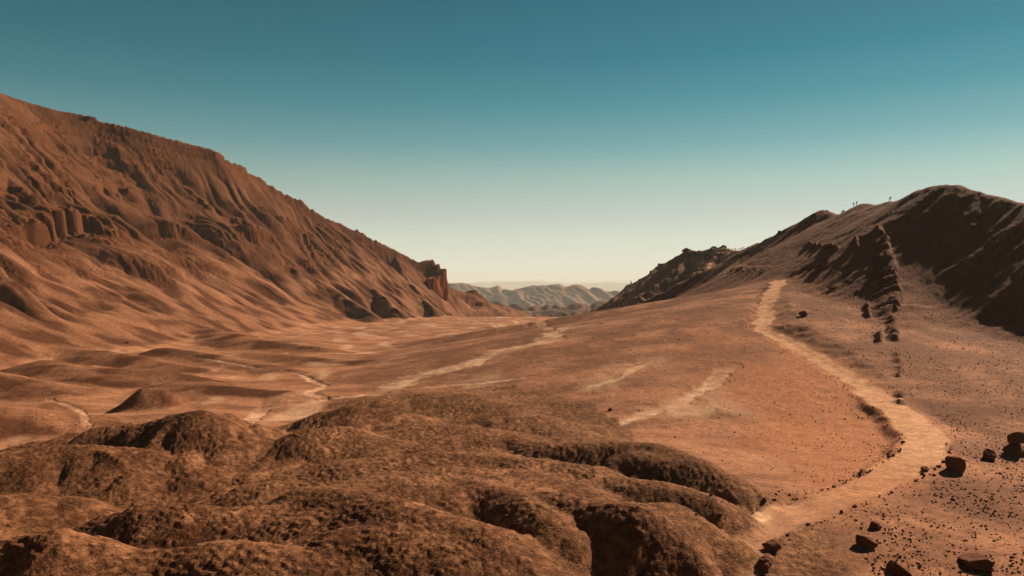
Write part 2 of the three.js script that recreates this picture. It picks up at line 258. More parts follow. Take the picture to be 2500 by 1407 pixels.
// rock ribs that stand out of the slope, and sand runs; their places are found by sighting on the bare slope
const ribs = [], sands = [], silts = [];
const info = { wash: 0, path: 0, mound: 0, right: 0, left: 0, bench: 0, far: 0, wall: 0, fan: 0 };
function height(x, z) {
  const d = -z;
  let f = floorHeight(x, d);
  const fl = f;
  let lm = leftMountain(x, d);
  let h = smax(f, lm, 5);
  info.left = sstep(0.3, 3, lm - f); info.crag = cragOut;
  let mound = 0, right = 0, bn = 0, far = 0;
  for (const s of strokes) {
    if (x < s.x0 || x > s.x1 || z < s.z0 || z > s.z1) continue;
    const e = strokeHeight(s, x, z), above = e - h;
    if (above < -s.b) continue;
    const w = sstep(-0.2, 0.5, above);
    h = smax(h, e, s.b);
    if (s.kind === MOUND) mound = Math.max(mound, w);
    else if (s.kind === RIGHT) right = Math.max(right, w);
    else if (s.kind === FARHILL) { far = Math.max(far, w); right *= 1 - w; bn *= 1 - w; }
    else if (s.kind === BENCH) { bn = Math.max(bn, w); right *= 1 - w; far *= 1 - w; }
    else if (s.kind === LEFT) info.left = Math.max(info.left, w);
  }
  // the footpath cuts a level strip in the bench; washes lie a little low
  let path = 0, pathBankOn = false, bankQ = 0, worn = 0, qn = 0;
  if (x > pathBox[0] && x < pathBox[1] && z > pathBox[2] && z < pathBox[3]) {
    const q = polyDist(pathPts, x, z) + 0.5 * noise(x / 4, z / 4) + 0.12 * noise(x, z), k = Math.min(pathT | 0, pathPts.length - 2), ph = lerp(pathCurve[k], pathCurve[k + 1], pathT - k);
    qn = pathT > 9 ? 0.9 * noise(x / 3.2, z / 3.2 + 9) : 0;
    const wide = qn + (pathT < 5 ? 2.1 : pathT > 9 ? 2.0 + 0.5 * noise(pathT * 1.7, 3) : 2.7);
    path = (1 - sstep(wide - 0.5, wide + 0.35, q)) * (1 - (pathT < 4 ? sstep(0.9, 1.8, h - ph) : sstep(4, 6, h - ph)));
    if (pathSide < 0 && pathT > 4.2) { pathBankOn = true; bankQ = q - wide; }
    worn = sstep(4.2, 6.5, pathT);
    const left = pathSide < 0, edge = 1 - sstep(wide, wide + (left ? 2.2 : 3.2 + 1.8 * Math.max(0, h - ph)), q);
    h = lerp(h, ph + 0.15, edge * (left ? 1 : lerp(1, 0.8, sstep(0, wide, q))) * (1 - (pathT < 4 ? sstep(0.8, 2.2, h - ph) : sstep(4, 7, h - ph))) * (1 - mound));
  }
  if (pathBankOn) { const q = bankQ, w = sstep(0, 1.6, q) * (1 - sstep(2, 10, q)); h -= 0.3 * w * (1 - mound); }
  let wash = 0;
  for (const w of washes) {
    if (x < w.box[0] || x > w.box[1] || z < w.box[2] || z > w.box[3]) continue;
    const q = polyDist(w.pts, x, z) + w.w * (0.5 * noise(x / 6, z / 6) + 0.35 * noise(x / 2, z / 2));
    const end = w.pts.length - 1, k = (1 - sstep(w.w * 0.45, w.w * 1.3, q)) * (0.15 + 0.85 * sstep(0, 0.9, pathT) * (1 - sstep(end - 0.9, end, pathT)));
    if (k > wash) wash = k;
    h -= 0.18 * (1 - sstep(w.w * 0.8, w.w * 1.3, q)) * (1 - mound);
  }
  for (const w of sands) {
    if (x < w.box[0] || x > w.box[1] || z < w.box[2] || z > w.box[3]) continue;
    const q = polyDist(w.pts, x, z) + w.w * 0.6 * noise(x / 5, z / 5), end = w.pts.length - 1;
    wash = Math.max(wash, (1 - sstep(w.w * 0.4, w.w * 1.3, q)) * (0.15 + 0.85 * sstep(0, 0.9, pathT) * (1 - sstep(end - 0.9, end, pathT))));
  }
  info.silt = 0;
  for (const w of silts) {
    if (x < w.box[0] || x > w.box[1] || z < w.box[2] || z > w.box[3]) continue;
    info.silt = Math.max(info.silt, 1 - sstep(w.w * 0.3, w.w * 1.5, polyDist(w.pts, x, z) + w.w * 0.8 * noise(x / 1.7, z / 1.7)));
  }
  info.rib = 0;
  for (const w of ribs) {
    if (x < w.box[0] || x > w.box[1] || z < w.box[2] || z > w.box[3]) continue;
    const q = polyDist(w.pts, x, z) + 0.5 * noise(x / 1.5, z / 1.5), sd = pathSide > 0 ? w.right : w.left, gap = sstep(-0.35, 0.2, noise(pathT * w.f, w.a));
    const e = Math.max(0, 1 - q / sd);
    h += w.a * gap * (pathSide > 0 ? e : sstep(0, 0.8, e)) * (0.7 + 0.6 * billow(x / 1.6, z / 1.6, 2));
    info.rib = Math.max(info.rib, gap * sstep(0.05, 0.3, e));
  }
  mound *= 1 - path; wash *= 1 - mound;
  info.wash = wash; info.path = path; info.worn = worn; info.mound = mound; info.right = right * (1 - path); info.bench = bn; info.far = far;
  info.fan = sstep(22, 34, x - 0.06 * d + 4 * noise(x / 20, d / 20)) * (1 - mound) * (1 - sstep(150, 230, d));
  // surface relief
  const calm = (1 - path * 0.85) * (1 - wash * 0.7);
  if (mound > 0.02) {
    const crust = 0.5 + 0.5 * sstep(-0.4, 0.4, noise(x / 9, z / 9 + 40)), zc = z - 1.2 * h;
    h += mound * (0.22 * noise(x / 6.5, z / 4.2) + crust * (0.30 * (billow(x / 1.2, zc / 1.2, 3) - 0.3) + 0.09 * noise(x / 0.5, zc / 0.5)));
  }
  const rough = 1 - mound;
  if (rough > 0.02) {
    const r = info.right;
    h += rough * calm * (0.16 * fbm(x / 4, z / 4, 3) * (1 - 0.5 * info.fan) + (0.03 + 0.09 * Math.max(r, bn * 0.2)) * (billow(x / 1.3, z / 1.3, 2) - 0.3) * 2);
    if (info.crag > 0.02) h += info.crag * 3.4 * (billow(x / 4.2, z / 3.6, 4) - 0.32);
    if (r > 0.05) { const al = -0.92 * x + 0.38 * z, ac = 0.38 * x + 0.92 * z; h += r * (0.34 * fbm(ac / 2.8, al / 26, 3) + 0.2 * fbm(x / 6, z / 6, 3)); }
    if (far > 0.05) h += far * (3.2 * (billow(x / 11, z / 11, 4) - 0.3) + 0.9 * (billow(x / 3.4, z / 3.4, 2) - 0.3));
  }
  return h;
}

function sight(px, py, r0 = 42) {                          // where the line of sight at that bearing and dip meets the ground
  const tx = (px - 1250) / FOCAL, ty = (HORIZON - py) / FOCAL;
  let a = r0;
  for (let d = r0; d < 1000; d *= 1.006) {
    if (height(tx * d, -d) >= EYE + ty * d) { let lo = a, hi = d; for (let k = 0; k < 14; k++) { const m = (lo + hi) / 2; if (height(tx * m, -m) >= EYE + ty * m) hi = m; else lo = m; } return { x: tx * hi, z: -hi, h: height(tx * hi, -hi) }; }
    a = d;
  }
  return null;
}
function skyline(px, r0 = 42) {                            // the point of the ground that stands highest against the sky at that bearing
  const tx = (px - 1250) / FOCAL; let best = -9, at = r0;
  for (let d = r0; d < 900; d *= 1.002) { const e = (height(tx * d, -d) - EYE) / d; if (e > best) { best = e; at = d; } }
  return { x: tx * at, z: -at, h: height(tx * at, -at) };
}
{
  const made = [];
  for (const w of washLines) { const p = w.pts.map(q => sight(...q)).filter(Boolean); if (p.length > 1) made.push({ w: w.w, pts: p, box: bbox(p, w.w * 4 + 2) }); }
  washes.push(...made);
}
for (const [pts, a, left, right, f] of [
  [[[2138, 556], [2160, 590], [2172, 630], [2182, 660]], 1.5, 1.6, 5.5, 3], [[[2182, 668], [2188, 700], [2194, 730], [2182, 752]], 1.8, 1.6, 6.5, 3], [[[2174, 770], [2180, 795], [2186, 830]], 1.1, 1.2, 1.8, 4], [[[2190, 868], [2196, 905], [2193, 935], [2200, 985]], 0.7, 0.9, 1.2, 5],
  [[[2085, 585], [2092, 602]], 1.6, 1.0, 1.5, 3], [[[2115, 745], [2120, 775]], 1.4, 0.9, 1.2, 4], [[[2145, 815], [2150, 840]], 1.2, 0.9, 1.2, 4], [[[1965, 600], [2000, 606], [2040, 610]], 1.8, 1.5, 1.5, 4]]) {
  const p = pts.map(q => sight(...q)).filter(Boolean); if (p.length < 2) continue;
  ribs.push({ pts: p, a, left, right, f, box: bbox(p, 8) });
}
for (const [pts, w] of [[[[620, 1162], [680, 1150], [740, 1130], [800, 1098]], 0.6], [[[330, 1300], [420, 1275], [520, 1262], [600, 1250]], 0.5], [[[1000, 1240], [1100, 1215], [1170, 1200], [1200, 1230], [1195, 1270], [1260, 1300]], 0.5], [[[1180, 1150], [1300, 1140], [1420, 1165], [1500, 1200]], 1.4], [[[640, 1110], [560, 1122], [480, 1114]], 0.5], [[[1000, 1180], [1120, 1170], [1260, 1180], [1330, 1200]], 1.2], [[[830, 1060], [900, 1035], [990, 1020], [1060, 1025]], 0.9], [[[1750, 1215], [1800, 1262], [1760, 1290]], 0.7]]) {
  const p = pts.map(q => sight(...q)).filter(Boolean); if (p.length > 1) silts.push({ pts: p, w, box: bbox(p, w * 3) });
}
for (const [pts, w] of [[[[1783, 616], [1776, 628], [1766, 640], [1776, 652], [1790, 663]], 4], [[[1688, 628], [1708, 640], [1700, 652]], 2.5], [[[1722, 640], [1734, 652], [1732, 666]], 1.6], [[[1708, 684], [1740, 674], [1748, 668]], 2.4], [[[1420, 955], [1465, 938], [1520, 922], [1545, 903], [1590, 884]], 0.9]]) {
  const p = pts.map(q => sight(...q)).filter(Boolean); if (p.length < 2) continue;
  sands.push({ pts: p, w, box: bbox(p, w * 3) });
}

// ------------------------------------------------------------------ colours of the ground (the upper left mountain also has dimness painted in) and grain textures
const ALB = {
  soil: [0.40, 0.186, 0.104], soil2: [0.19, 0.082, 0.044], rock: [0.085, 0.030, 0.0135], crag: [0.125, 0.042, 0.017], rockDim: [0.138, 0.054, 0.026], fan: [0.42, 0.172, 0.083], pale: [0.64, 0.41, 0.265], path: [0.58, 0.32, 0.18],
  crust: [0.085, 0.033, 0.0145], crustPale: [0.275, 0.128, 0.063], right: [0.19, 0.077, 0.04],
};
const tmp = [0, 0, 0];
const mixInto = (c, k) => { for (let i = 0; i < 3; i++) tmp[i] += (c[i] - tmp[i]) * k; };
function colour(x, z, y) {
  const big = fbm(x / 45, z / 45, 3), fine = fbm(x / 2.2, z / 1.6, 3), d = -z;
  tmp[0] = ALB.soil[0]; tmp[1] = ALB.soil[1]; tmp[2] = ALB.soil[2];
  mixInto(ALB.soil2, clamp(0.4 + 1.3 * fbm(x / 18 + 30, z / 8, 4) + 0.7 * fine));
  let fan = info.fan, bn = info.bench * sstep(130, 190, d);
  if (x > 10 && d < 230) { const q = polyDist(pathPts, x, z); if (pathSide > 0) { fan *= 1 - 0.9 * sstep(1, 6, q); bn = Math.max(bn, sstep(1, 6, q)); } }
  mixInto(ALB.fan, fan * 0.9);
  mixInto(ALB.soil2, bn * clamp(0.55 + 1.9 * fbm(x / 12 + 70, z / 17, 4) + 0.8 * fine));
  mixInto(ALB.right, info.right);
  mixInto(ALB.pale, 0.5 * sstep(0.08, 0.42, fbm(x / 11 + 33, z / 24, 4)) * (1 - info.left) * (1 - info.right) * (1 - fan) * (1 - bn) * (1 - info.far));
  mixInto(ALB.rockDim, info.left * (0.35 + 0.6 * sstep(0.22, 0.34, upOut + 0.12 * fbm(x / 14, z / 14 + 8, 3))));  // dark rock above a dusty apron; dimness of the upper slope painted in too
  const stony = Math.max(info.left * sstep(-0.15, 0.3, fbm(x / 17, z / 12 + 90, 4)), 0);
  mixInto(ALB.rockDim, info.far * 0.85);
  mixInto(ALB.crag, info.far * 0.7 * sstep(-0.1, 0.3, fbm(x / 22 + 3, z / 22, 3)));
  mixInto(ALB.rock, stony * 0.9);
  mixInto(ALB.crag, clamp(info.crag * 1.2) * 0.8);
  if (info.mound > 0) {
    const zc = z - 1.2 * y, net = clamp(0.36 + 1.9 * fbm(x / 0.9 + 60, zc / 0.9, 3) + 0.55 * noise(x / 7, z / 5));
    mixInto(ALB.crust, info.mound * 0.95);
    const dust = clamp(0.15 + 0.5 * sstep(-22, 12, x + 0.25 * d - 12) + 1.5 * fbm(x / 14 + 12, z / 11, 3));
    mixInto(ALB.crustPale, info.mound * clamp(net * 0.7 + dust * 0.42) * 0.85);
  }
  mixInto(ALB.crag, info.rib * 0.7);
  mixInto(ALB.soil, 0.6 * info.silt * sstep(-0.4, 0.25, fbm(x / 1.5 + 8, z / 1.5, 3)));
  mixInto(ALB.pale, info.wash * clamp(0.75 + 0.8 * fine) * (0.35 + 0.65 * sstep(-0.35, 0.15, fbm(x / 6 + 50, z / 9, 3))));
  mixInto(ALB.path, info.path * clamp(0.85 + 0.5 * fine) * (0.35 + 0.65 * info.worn));
  const g = 1 + 0.16 * big + 0.24 * fine;
  tmp[0] *= g; tmp[1] *= g; tmp[2] *= g;
}
function grain(seedX, contrast, size = 1024) {             // tiling grit: lumps, grains and specks
  const a = new Uint8Array(size * size * 4), b = new Uint8Array(size * size * 4);
  const per = (x, y, f) => { const u = x * f, v = y * f, iu = Math.floor(u), iv = Math.floor(v), fu = u - iu, fv = v - iv, s = fu * fu * (3 - 2 * fu), t = fv * fv * (3 - 2 * fv);
    const k = (i, j) => PERM[(PERM[((i % f) + seedX) & 255] + (j % f)) & 255] / 255; return lerp(lerp(k(iu, iv), k(iu + 1, iv), s), lerp(k(iu, iv + 1), k(iu + 1, iv + 1), s), t); };
  for (let j = 0; j < size; j++) for (let i = 0; i < size; i++) {
    const x = i / size, y = j / size;
    const n = per(x, y, 24) * 0.16 + per(x, y, 60) * 0.26 + per(x, y, 140) * 0.32 + per(x, y, 250) * 0.26;
    const speck = sstep(0.7, 0.9, per(x, y, 110)) * sstep(0.45, 0.7, per(x, y, 31));
    const v = clamp(0.88 + (n - 0.5) * contrast - 0.3 * speck), o = (j * size + i) * 4;
    a[o] = 255 * v; a[o + 1] = 255 * v * 0.985; a[o + 2] = 255 * v * 0.97; a[o + 3] = 255;
    b[o] = b[o + 1] = b[o + 2] = 255 * clamp(n * 0.8 + speck * 0.5); b[o + 3] = 255;
  }
  const mk = (d, col) => { const t = new THREE.DataTexture(d, size, size); t.wrapS = t.wrapT = THREE.RepeatWrapping; t.magFilter = THREE.LinearFilter; if (col) t.colorSpace = THREE.SRGBColorSpace; t.needsUpdate = true; return t; };
  return [mk(a, true), mk(b, false)];
}
const [gritMap, gritBump] = grain(17, 1.1), [sandMap, sandBump] = grain(91, 0.55);
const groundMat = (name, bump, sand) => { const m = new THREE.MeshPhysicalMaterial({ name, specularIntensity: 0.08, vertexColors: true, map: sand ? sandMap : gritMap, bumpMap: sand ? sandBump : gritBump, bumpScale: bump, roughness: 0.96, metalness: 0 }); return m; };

// ------------------------------------------------------------------ terrain mesh: a sheet finest where it is near
const SLOPE = { mountain_left: [-0.8, -0.4], ridge_right: [0.8, -0.4], badland_mounds: [0, -1.2], hill_far_right: [0.6, -0.8] };   // lets the grain run down the slope without stretching
const REG = ['valley_floor', 'footpath', 'mountain_left', 'ridge_right', 'badland_mounds', 'hill_far_right'];
function buildSheet(azs, rs, names, { lod = 1 } = {}) {
  const C = azs.length, R = rs.length, N = C * R;
  const pos = new Float32Array(N * 3), col = new Float32Array(N * 3), reg = new Uint8Array(N);
  for (let j = 0; j < R; j++) for (let i = 0; i < C; i++) {
    const n = j * C + i, x = Math.sin(azs[i]) * rs[j], z = -Math.cos(azs[i]) * rs[j];
    const y = height(x, z);
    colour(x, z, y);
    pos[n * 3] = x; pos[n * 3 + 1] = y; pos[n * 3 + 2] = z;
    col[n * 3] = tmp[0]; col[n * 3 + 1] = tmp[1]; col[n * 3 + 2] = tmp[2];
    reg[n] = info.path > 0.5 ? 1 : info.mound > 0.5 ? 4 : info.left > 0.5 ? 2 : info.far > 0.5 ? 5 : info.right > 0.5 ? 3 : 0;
  }
  const nor = new Float32Array(N * 3);
  for (let j = 0; j < R; j++) for (let i = 0; i < C; i++) {
    const a = (j * C + Math.max(i - 1, 0)) * 3, b = (j * C + Math.min(i + 1, C - 1)) * 3, c = (Math.max(j - 1, 0) * C + i) * 3, e = (Math.min(j + 1, R - 1) * C + i) * 3, n = (j * C + i) * 3;
    const ax = pos[b] - pos[a], ay = pos[b + 1] - pos[a + 1], az = pos[b + 2] - pos[a + 2], bx = pos[e] - pos[c], by = pos[e + 1] - pos[c + 1], bz = pos[e + 2] - pos[c + 2];
    let nx = ay * bz - az * by, ny = az * bx - ax * bz, nz = ax * by - ay * bx; const l = Math.hypot(nx, ny, nz) * (ny < 0 ? -1 : 1) || 1;
    nor[n] = nx / l; nor[n + 1] = ny / l; nor[n + 2] = nz / l;
  }
  const parts = names.map(() => []);
  const pick = names.length > 1;
  for (let j = 0; j < R - 1; j++) for (let i = 0; i < C - 1; i++) {
    const a = j * C + i, b = a + 1, c = a + C, e = c + 1;
    (pick ? parts[reg[a]] : parts[0]).push(a, b, e, a, e, c);
  }
  const out = {};
  parts.forEach((ix, k) => {
    if (!ix.length) return;
    const map = new Int32Array(N).fill(-1); let m = 0;
    const idx = new Uint32Array(ix.length);
    for (let q = 0; q < ix.length; q++) { if (map[ix[q]] < 0) map[ix[q]] = m++; idx[q] = map[ix[q]]; }
    const p = new Float32Array(m * 3), n = new Float32Array(m * 3), c = new Float32Array(m * 3), uv = new Float32Array(m * 2);
    for (let v = 0; v < N; v++) { const t = map[v]; if (t < 0) continue; for (let w = 0; w < 3; w++) { p[t * 3 + w] = pos[v * 3 + w]; n[t * 3 + w] = nor[v * 3 + w]; c[t * 3 + w] = col[v * 3 + w]; } const [ux, uz] = SLOPE[names[k]] ?? [0, 0]; uv[t * 2] = (pos[v * 3] + ux * pos[v * 3 + 1]) / 14; uv[t * 2 + 1] = (pos[v * 3 + 2] + uz * pos[v * 3 + 1]) / 14; }
    const g = new THREE.BufferGeometry();
    g.setAttribute('position', new THREE.BufferAttribute(p, 3)); g.setAttribute('normal', new THREE.BufferAttribute(n, 3)); g.setAttribute('color', new THREE.BufferAttribute(c, 3)); g.setAttribute('uv', new THREE.BufferAttribute(uv, 2));
    g.setIndex(new THREE.BufferAttribute(idx, 1));
    out[names[k]] = g;
  });
  return out;
}
function addStructure(name, geo, mat, label) {
  const o = new THREE.Mesh(geo, mat); o.name = name; o.castShadow = o.receiveShadow = true; o.userData = { kind: 'structure' };
  if (label) o.userData.label = label;
  scene.add(o); return o;
}
const FAN = 43 * Math.PI / 180, azL = [], azR = [], rsFine = [], rsCoarse = [];
for (let i = 0; i <= 1400; i++) { const a = -FAN + 2 * FAN * i / 1400; if (i <= 690) azL.push(a); if (i >= 690) azR.push(a); }
for (let r = 38, n = 0; r < 930; n++) { rsFine.push(r); const fine = r > 300 && r < 735; if (!fine || n % 2 === 0) rsCoarse.push(r); r *= 1 + (r < 200 ? 0.0042 : r <= 300 ? 0.0032 : fine ? 0.0016 : 0.008); }
rsFine.push(930); rsCoarse.push(930);
const half1 = buildSheet(azL, rsFine, REG), half2 = buildSheet(azR, rsCoarse, REG), sheet = {};
for (const n of REG) { const l = [half1[n], half2[n]].filter(Boolean); if (l.length) sheet[n] = l.length > 1 ? mergeGeometries(l) : l[0]; }
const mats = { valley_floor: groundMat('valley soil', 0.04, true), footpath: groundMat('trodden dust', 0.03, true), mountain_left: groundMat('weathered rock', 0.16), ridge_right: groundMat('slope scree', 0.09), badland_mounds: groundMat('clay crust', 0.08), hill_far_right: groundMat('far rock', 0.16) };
const regionLabel = { valley_floor: 'brown valley floor with pale dry washes', footpath: 'pale trodden footpath curving up the right side', mountain_left: 'reddish banded mountain on the left', ridge_right: 'shaded scree ridge on the right', badland_mounds: 'rounded crusty clay mounds in the foreground', hill_far_right: 'craggy hill closing the right side' };
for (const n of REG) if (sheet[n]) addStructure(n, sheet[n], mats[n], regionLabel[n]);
{ // ground round and behind the lookout
  const az2 = [], r2 = [], az3 = [], r3 = [];
  for (let a = 43; a <= 317.01; a += 1) az2.push(a * Math.PI / 180);
  for (let r = 38; r < 930; r *= 1.03) r2.push(r); r2.push(930);
  for (let a = -180; a <= 180.01; a += 3) az3.push(a * Math.PI / 180);
  for (const r of [0.01, 2, 4, 7, 10, 14, 18, 23, 28, 33, 38]) r3.push(r);
  stroke(0, [{ x: -40, z: 30, h: 18 }, { x: 0, z: 3, h: 20.3 }, { x: 50, z: 40, h: 24 }], { k: 0.6, r: 2, b: 1 });
  const a = buildSheet(az2, r2, ['ground'])['ground'], b = buildSheet(az3, r3, ['ground'])['ground'];
  addStructure('ground', mergeGeometries([a, b]), groundMat('lookout soil', 0.05));
}
// ------------------------------------------------------------------ hills beyond the valley mouth, and the plain they stand on
function farPatch(name, mat, x0, x1, d0, d1, nx, nd, crests, col, plain) {
  const pos = [], c = [], uv = [], idx = [];
  for (let j = 0; j <= nd; j++) for (let i = 0; i <= nx; i++) {
    const x = lerp(x0, x1, i / nx), d = lerp(d0, d1, j / nd);
    let h = plain;
    for (const s of crests) h = smax(h, strokeHeight(s, x, -d), s.b);
    const rise = sstep(2, 30, h - plain), L = crests[0].rl;
    h += rise * L * 0.1 * (fbm(x / L / 0.6, d / L / 0.6, 4));
    const edge = Math.min(i, nx - i, j, nd - j) === 0; if (edge) h = plain - 8;
    pos.push(x, h, -d); uv.push(x / 60, d / 60);
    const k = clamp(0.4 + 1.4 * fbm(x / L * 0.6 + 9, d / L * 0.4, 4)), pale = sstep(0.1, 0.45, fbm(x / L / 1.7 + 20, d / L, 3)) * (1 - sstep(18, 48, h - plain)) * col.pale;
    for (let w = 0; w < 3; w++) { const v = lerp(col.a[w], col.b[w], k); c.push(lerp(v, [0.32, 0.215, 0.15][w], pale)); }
  }
  for (let j = 0; j < nd; j++) for (let i = 0; i < nx; i++) { const a = j * (nx + 1) + i, b = a + 1, e = a + nx + 1; idx.push(a, b, e + 1, a, e + 1, e); }
  const g = new THREE.BufferGeometry();
  g.setAttribute('position', new THREE.Float32BufferAttribute(pos, 3)); g.setAttribute('color', new THREE.Float32BufferAttribute(c, 3)); g.setAttribute('uv', new THREE.Float32BufferAttribute(uv, 2));
  g.setIndex(idx); g.computeVertexNormals();
  return addStructure(name, g, mat);
}
const crest = (pts, o) => { const keep = strokes.length; stroke(FARHILL, pts, o); return strokes.splice(keep, 1)[0]; };
const farMat = new THREE.MeshPhysicalMaterial({ specularIntensity: 0.08, name: 'far hill earth', vertexColors: true, roughness: 0.97 });
const PLAIN = -140;
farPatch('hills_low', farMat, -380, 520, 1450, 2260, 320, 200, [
  crest(D([1080, 738, 2070], [1180, 731, 2040], [1240, 742, 1995], [1300, 746, 1950], [1350, 742, 1950]), { k: 0.42, r: 16, b: 16, rill: 10.5, rl: 36.4, dir: 1.5, stretch: 3, base: PLAIN }),
  crest(D([1330, 752, 1830], [1380, 746, 1845], [1412, 738, 1860], [1440, 744, 1875], [1468, 734, 1875], [1492, 741, 1860], [1530, 752, 1845], [1620, 745, 1845]), { k: 0.42, r: 10, b: 10, rill: 9, rl: 33.6, dir: 1.7, stretch: 3, base: PLAIN }),
  crest(D([1100, 756, 1695], [1200, 757, 1695], [1300, 760, 1680], [1400, 757, 1680], [1500, 760, 1680]), { k: 0.36, r: 10, b: 10, rill: 7.5, rl: 28, dir: 1.5, stretch: 3, base: PLAIN }),
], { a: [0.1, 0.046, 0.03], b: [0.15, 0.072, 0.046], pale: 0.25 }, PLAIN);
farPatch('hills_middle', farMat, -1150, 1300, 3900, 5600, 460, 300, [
  crest(D([960, 694, 5208], [1040, 690, 5208], [1100, 692, 5166], [1130, 691, 5145], [1160, 697, 5103], [1185, 700, 5082], [1215, 699, 5082], [1245, 706, 5040]), { k: 0.42, r: 20, b: 34, rill: 14, rl: 60, dir: 1.2, stretch: 5, base: PLAIN }),
  crest(D([1240, 706, 4746], [1270, 703, 4725], [1300, 697, 4704], [1330, 697, 4683], [1360, 694, 4683], [1382, 699, 4662], [1408, 695, 4662], [1432, 703, 4662], [1460, 703, 4641], [1492, 711, 4620], [1522, 707, 4620], [1600, 700, 4620]), { k: 0.46, r: 24, b: 34, rill: 14, rl: 56, dir: 1.15, stretch: 5, base: PLAIN }),
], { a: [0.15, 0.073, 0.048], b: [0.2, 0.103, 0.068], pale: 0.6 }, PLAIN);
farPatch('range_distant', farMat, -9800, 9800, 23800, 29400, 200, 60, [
  crest(D([620, 694, 26767], [900, 690, 26578], [1130, 691, 26390], [1200, 688.5, 26390], [1300, 687, 26390], [1400, 691, 26390], [1470, 689.5, 26390], [1560, 690, 26390], [1900, 686, 26767]), { k: 0.2, r: 150, b: 100, rill: 30, rl: 500, dir: 1.5, stretch: 3, base: PLAIN }),
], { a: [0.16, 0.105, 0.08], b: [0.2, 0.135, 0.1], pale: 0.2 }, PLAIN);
{
  const g = new THREE.RingGeometry(880, 33000, 96, 8); g.rotateX(-Math.PI / 2); g.translate(0, PLAIN - 1, 0);
  addStructure('desert_plain', g, new THREE.MeshPhysicalMaterial({ specularIntensity: 0.08, name: 'plain dust', color: new THREE.Color().setRGB(0.2, 0.11, 0.07), map: gritMap, roughness: 0.97 }));
}
// ------------------------------------------------------------------ things: registry
const taken = new Map();
function numbered(name) { const n = taken.get(name) ?? 0; taken.set(name, n + 1); return n ? `${name}_${String(n).padStart(3, '0')}` : name; }
function tag(o, name, label, category, group) {
  o.name = numbered(name); o.userData = { label, category }; if (group) o.userData.group = group;
  o.traverse(m => { if (m.isMesh) m.castShadow = m.receiveShadow = true; });
  scene.add(o); return o;
}
const rockMat = (name, rgb) => new THREE.MeshPhysicalMaterial({ specularIntensity: 0.08, name, color: new THREE.Color().setRGB(...rgb), map: gritMap, bumpMap: gritBump, bumpScale: 0.06, roughness: 0.95 });
const darkRock = rockMat('dark red rock', [0.17, 0.068, 0.037]), redRock = rockMat('orange red rock', [0.32, 0.11, 0.05]), hillRock = rockMat('hill rock', [0.15, 0.056, 0.028]), paleRock = rockMat('pale outcrop rock', [0.55, 0.37, 0.25]);
// an angular rock: a ball cut by random planes and roughened; base at y = 0
function rockGeo(sx, sy, sz, detail, cuts = 9, rough = 0.12, sink = 0.25) {
  const g0 = new THREE.IcosahedronGeometry(1, detail), planes = [];
  for (let i = 0; i < cuts; i++) { const n = new THREE.Vector3(range(-1, 1), range(-0.7, 1), range(-1, 1)).normalize(); planes.push([n, range(0.5, 0.85)]); }
  const p = g0.attributes.position, v = new THREE.Vector3(), ox = range(0, 90), oz = range(0, 90), keep = new Map(), pos = [], idx = [];
  for (let i = 0; i < p.count; i++) {
    v.fromBufferAttribute(p, i);
    const key = `${v.x.toFixed(4)},${v.y.toFixed(4)},${v.z.toFixed(4)}`;
    if (!keep.has(key)) {
      for (const [n, c] of planes) { const d = v.dot(n); if (d > c) v.addScaledVector(n, c - d); }
      const q = 1 + rough * (fbm(v.x * 1.9 + ox + v.y, v.z * 1.9 + oz - v.y, 3));
      keep.set(key, pos.length / 3); pos.push(v.x * q * sx, (v.y * q + 1 - sink) * sy, v.z * q * sz);
    }
    idx.push(keep.get(key));
  }
  const g = new THREE.BufferGeometry(); g.setAttribute('position', new THREE.Float32BufferAttribute(pos, 3)); g.setIndex(idx);
  const f = g.toNonIndexed(); f.computeVertexNormals(); uvBox(f); return f;
}
function uvBox(g, k = 2.2) {
  const p = g.attributes.position, n = g.attributes.normal, uv = new Float32Array(p.count * 2);
  for (let i = 0; i < p.count; i++) {
    const ax = Math.abs(n.getX(i)), ay = Math.abs(n.getY(i)), az = Math.abs(n.getZ(i));
    if (ay > ax && ay > az) { uv[2 * i] = p.getX(i) / k; uv[2 * i + 1] = p.getZ(i) / k; } else if (ax > az) { uv[2 * i] = p.getZ(i) / k; uv[2 * i + 1] = p.getY(i) / k; } else { uv[2 * i] = p.getX(i) / k; uv[2 * i + 1] = p.getY(i) / k; }
  }
  g.setAttribute('uv', new THREE.BufferAttribute(uv, 2)); return g;
}
const put = (o, p, sink = 0) => { o.position.set(p.x, p.h - sink, p.z); return o; };

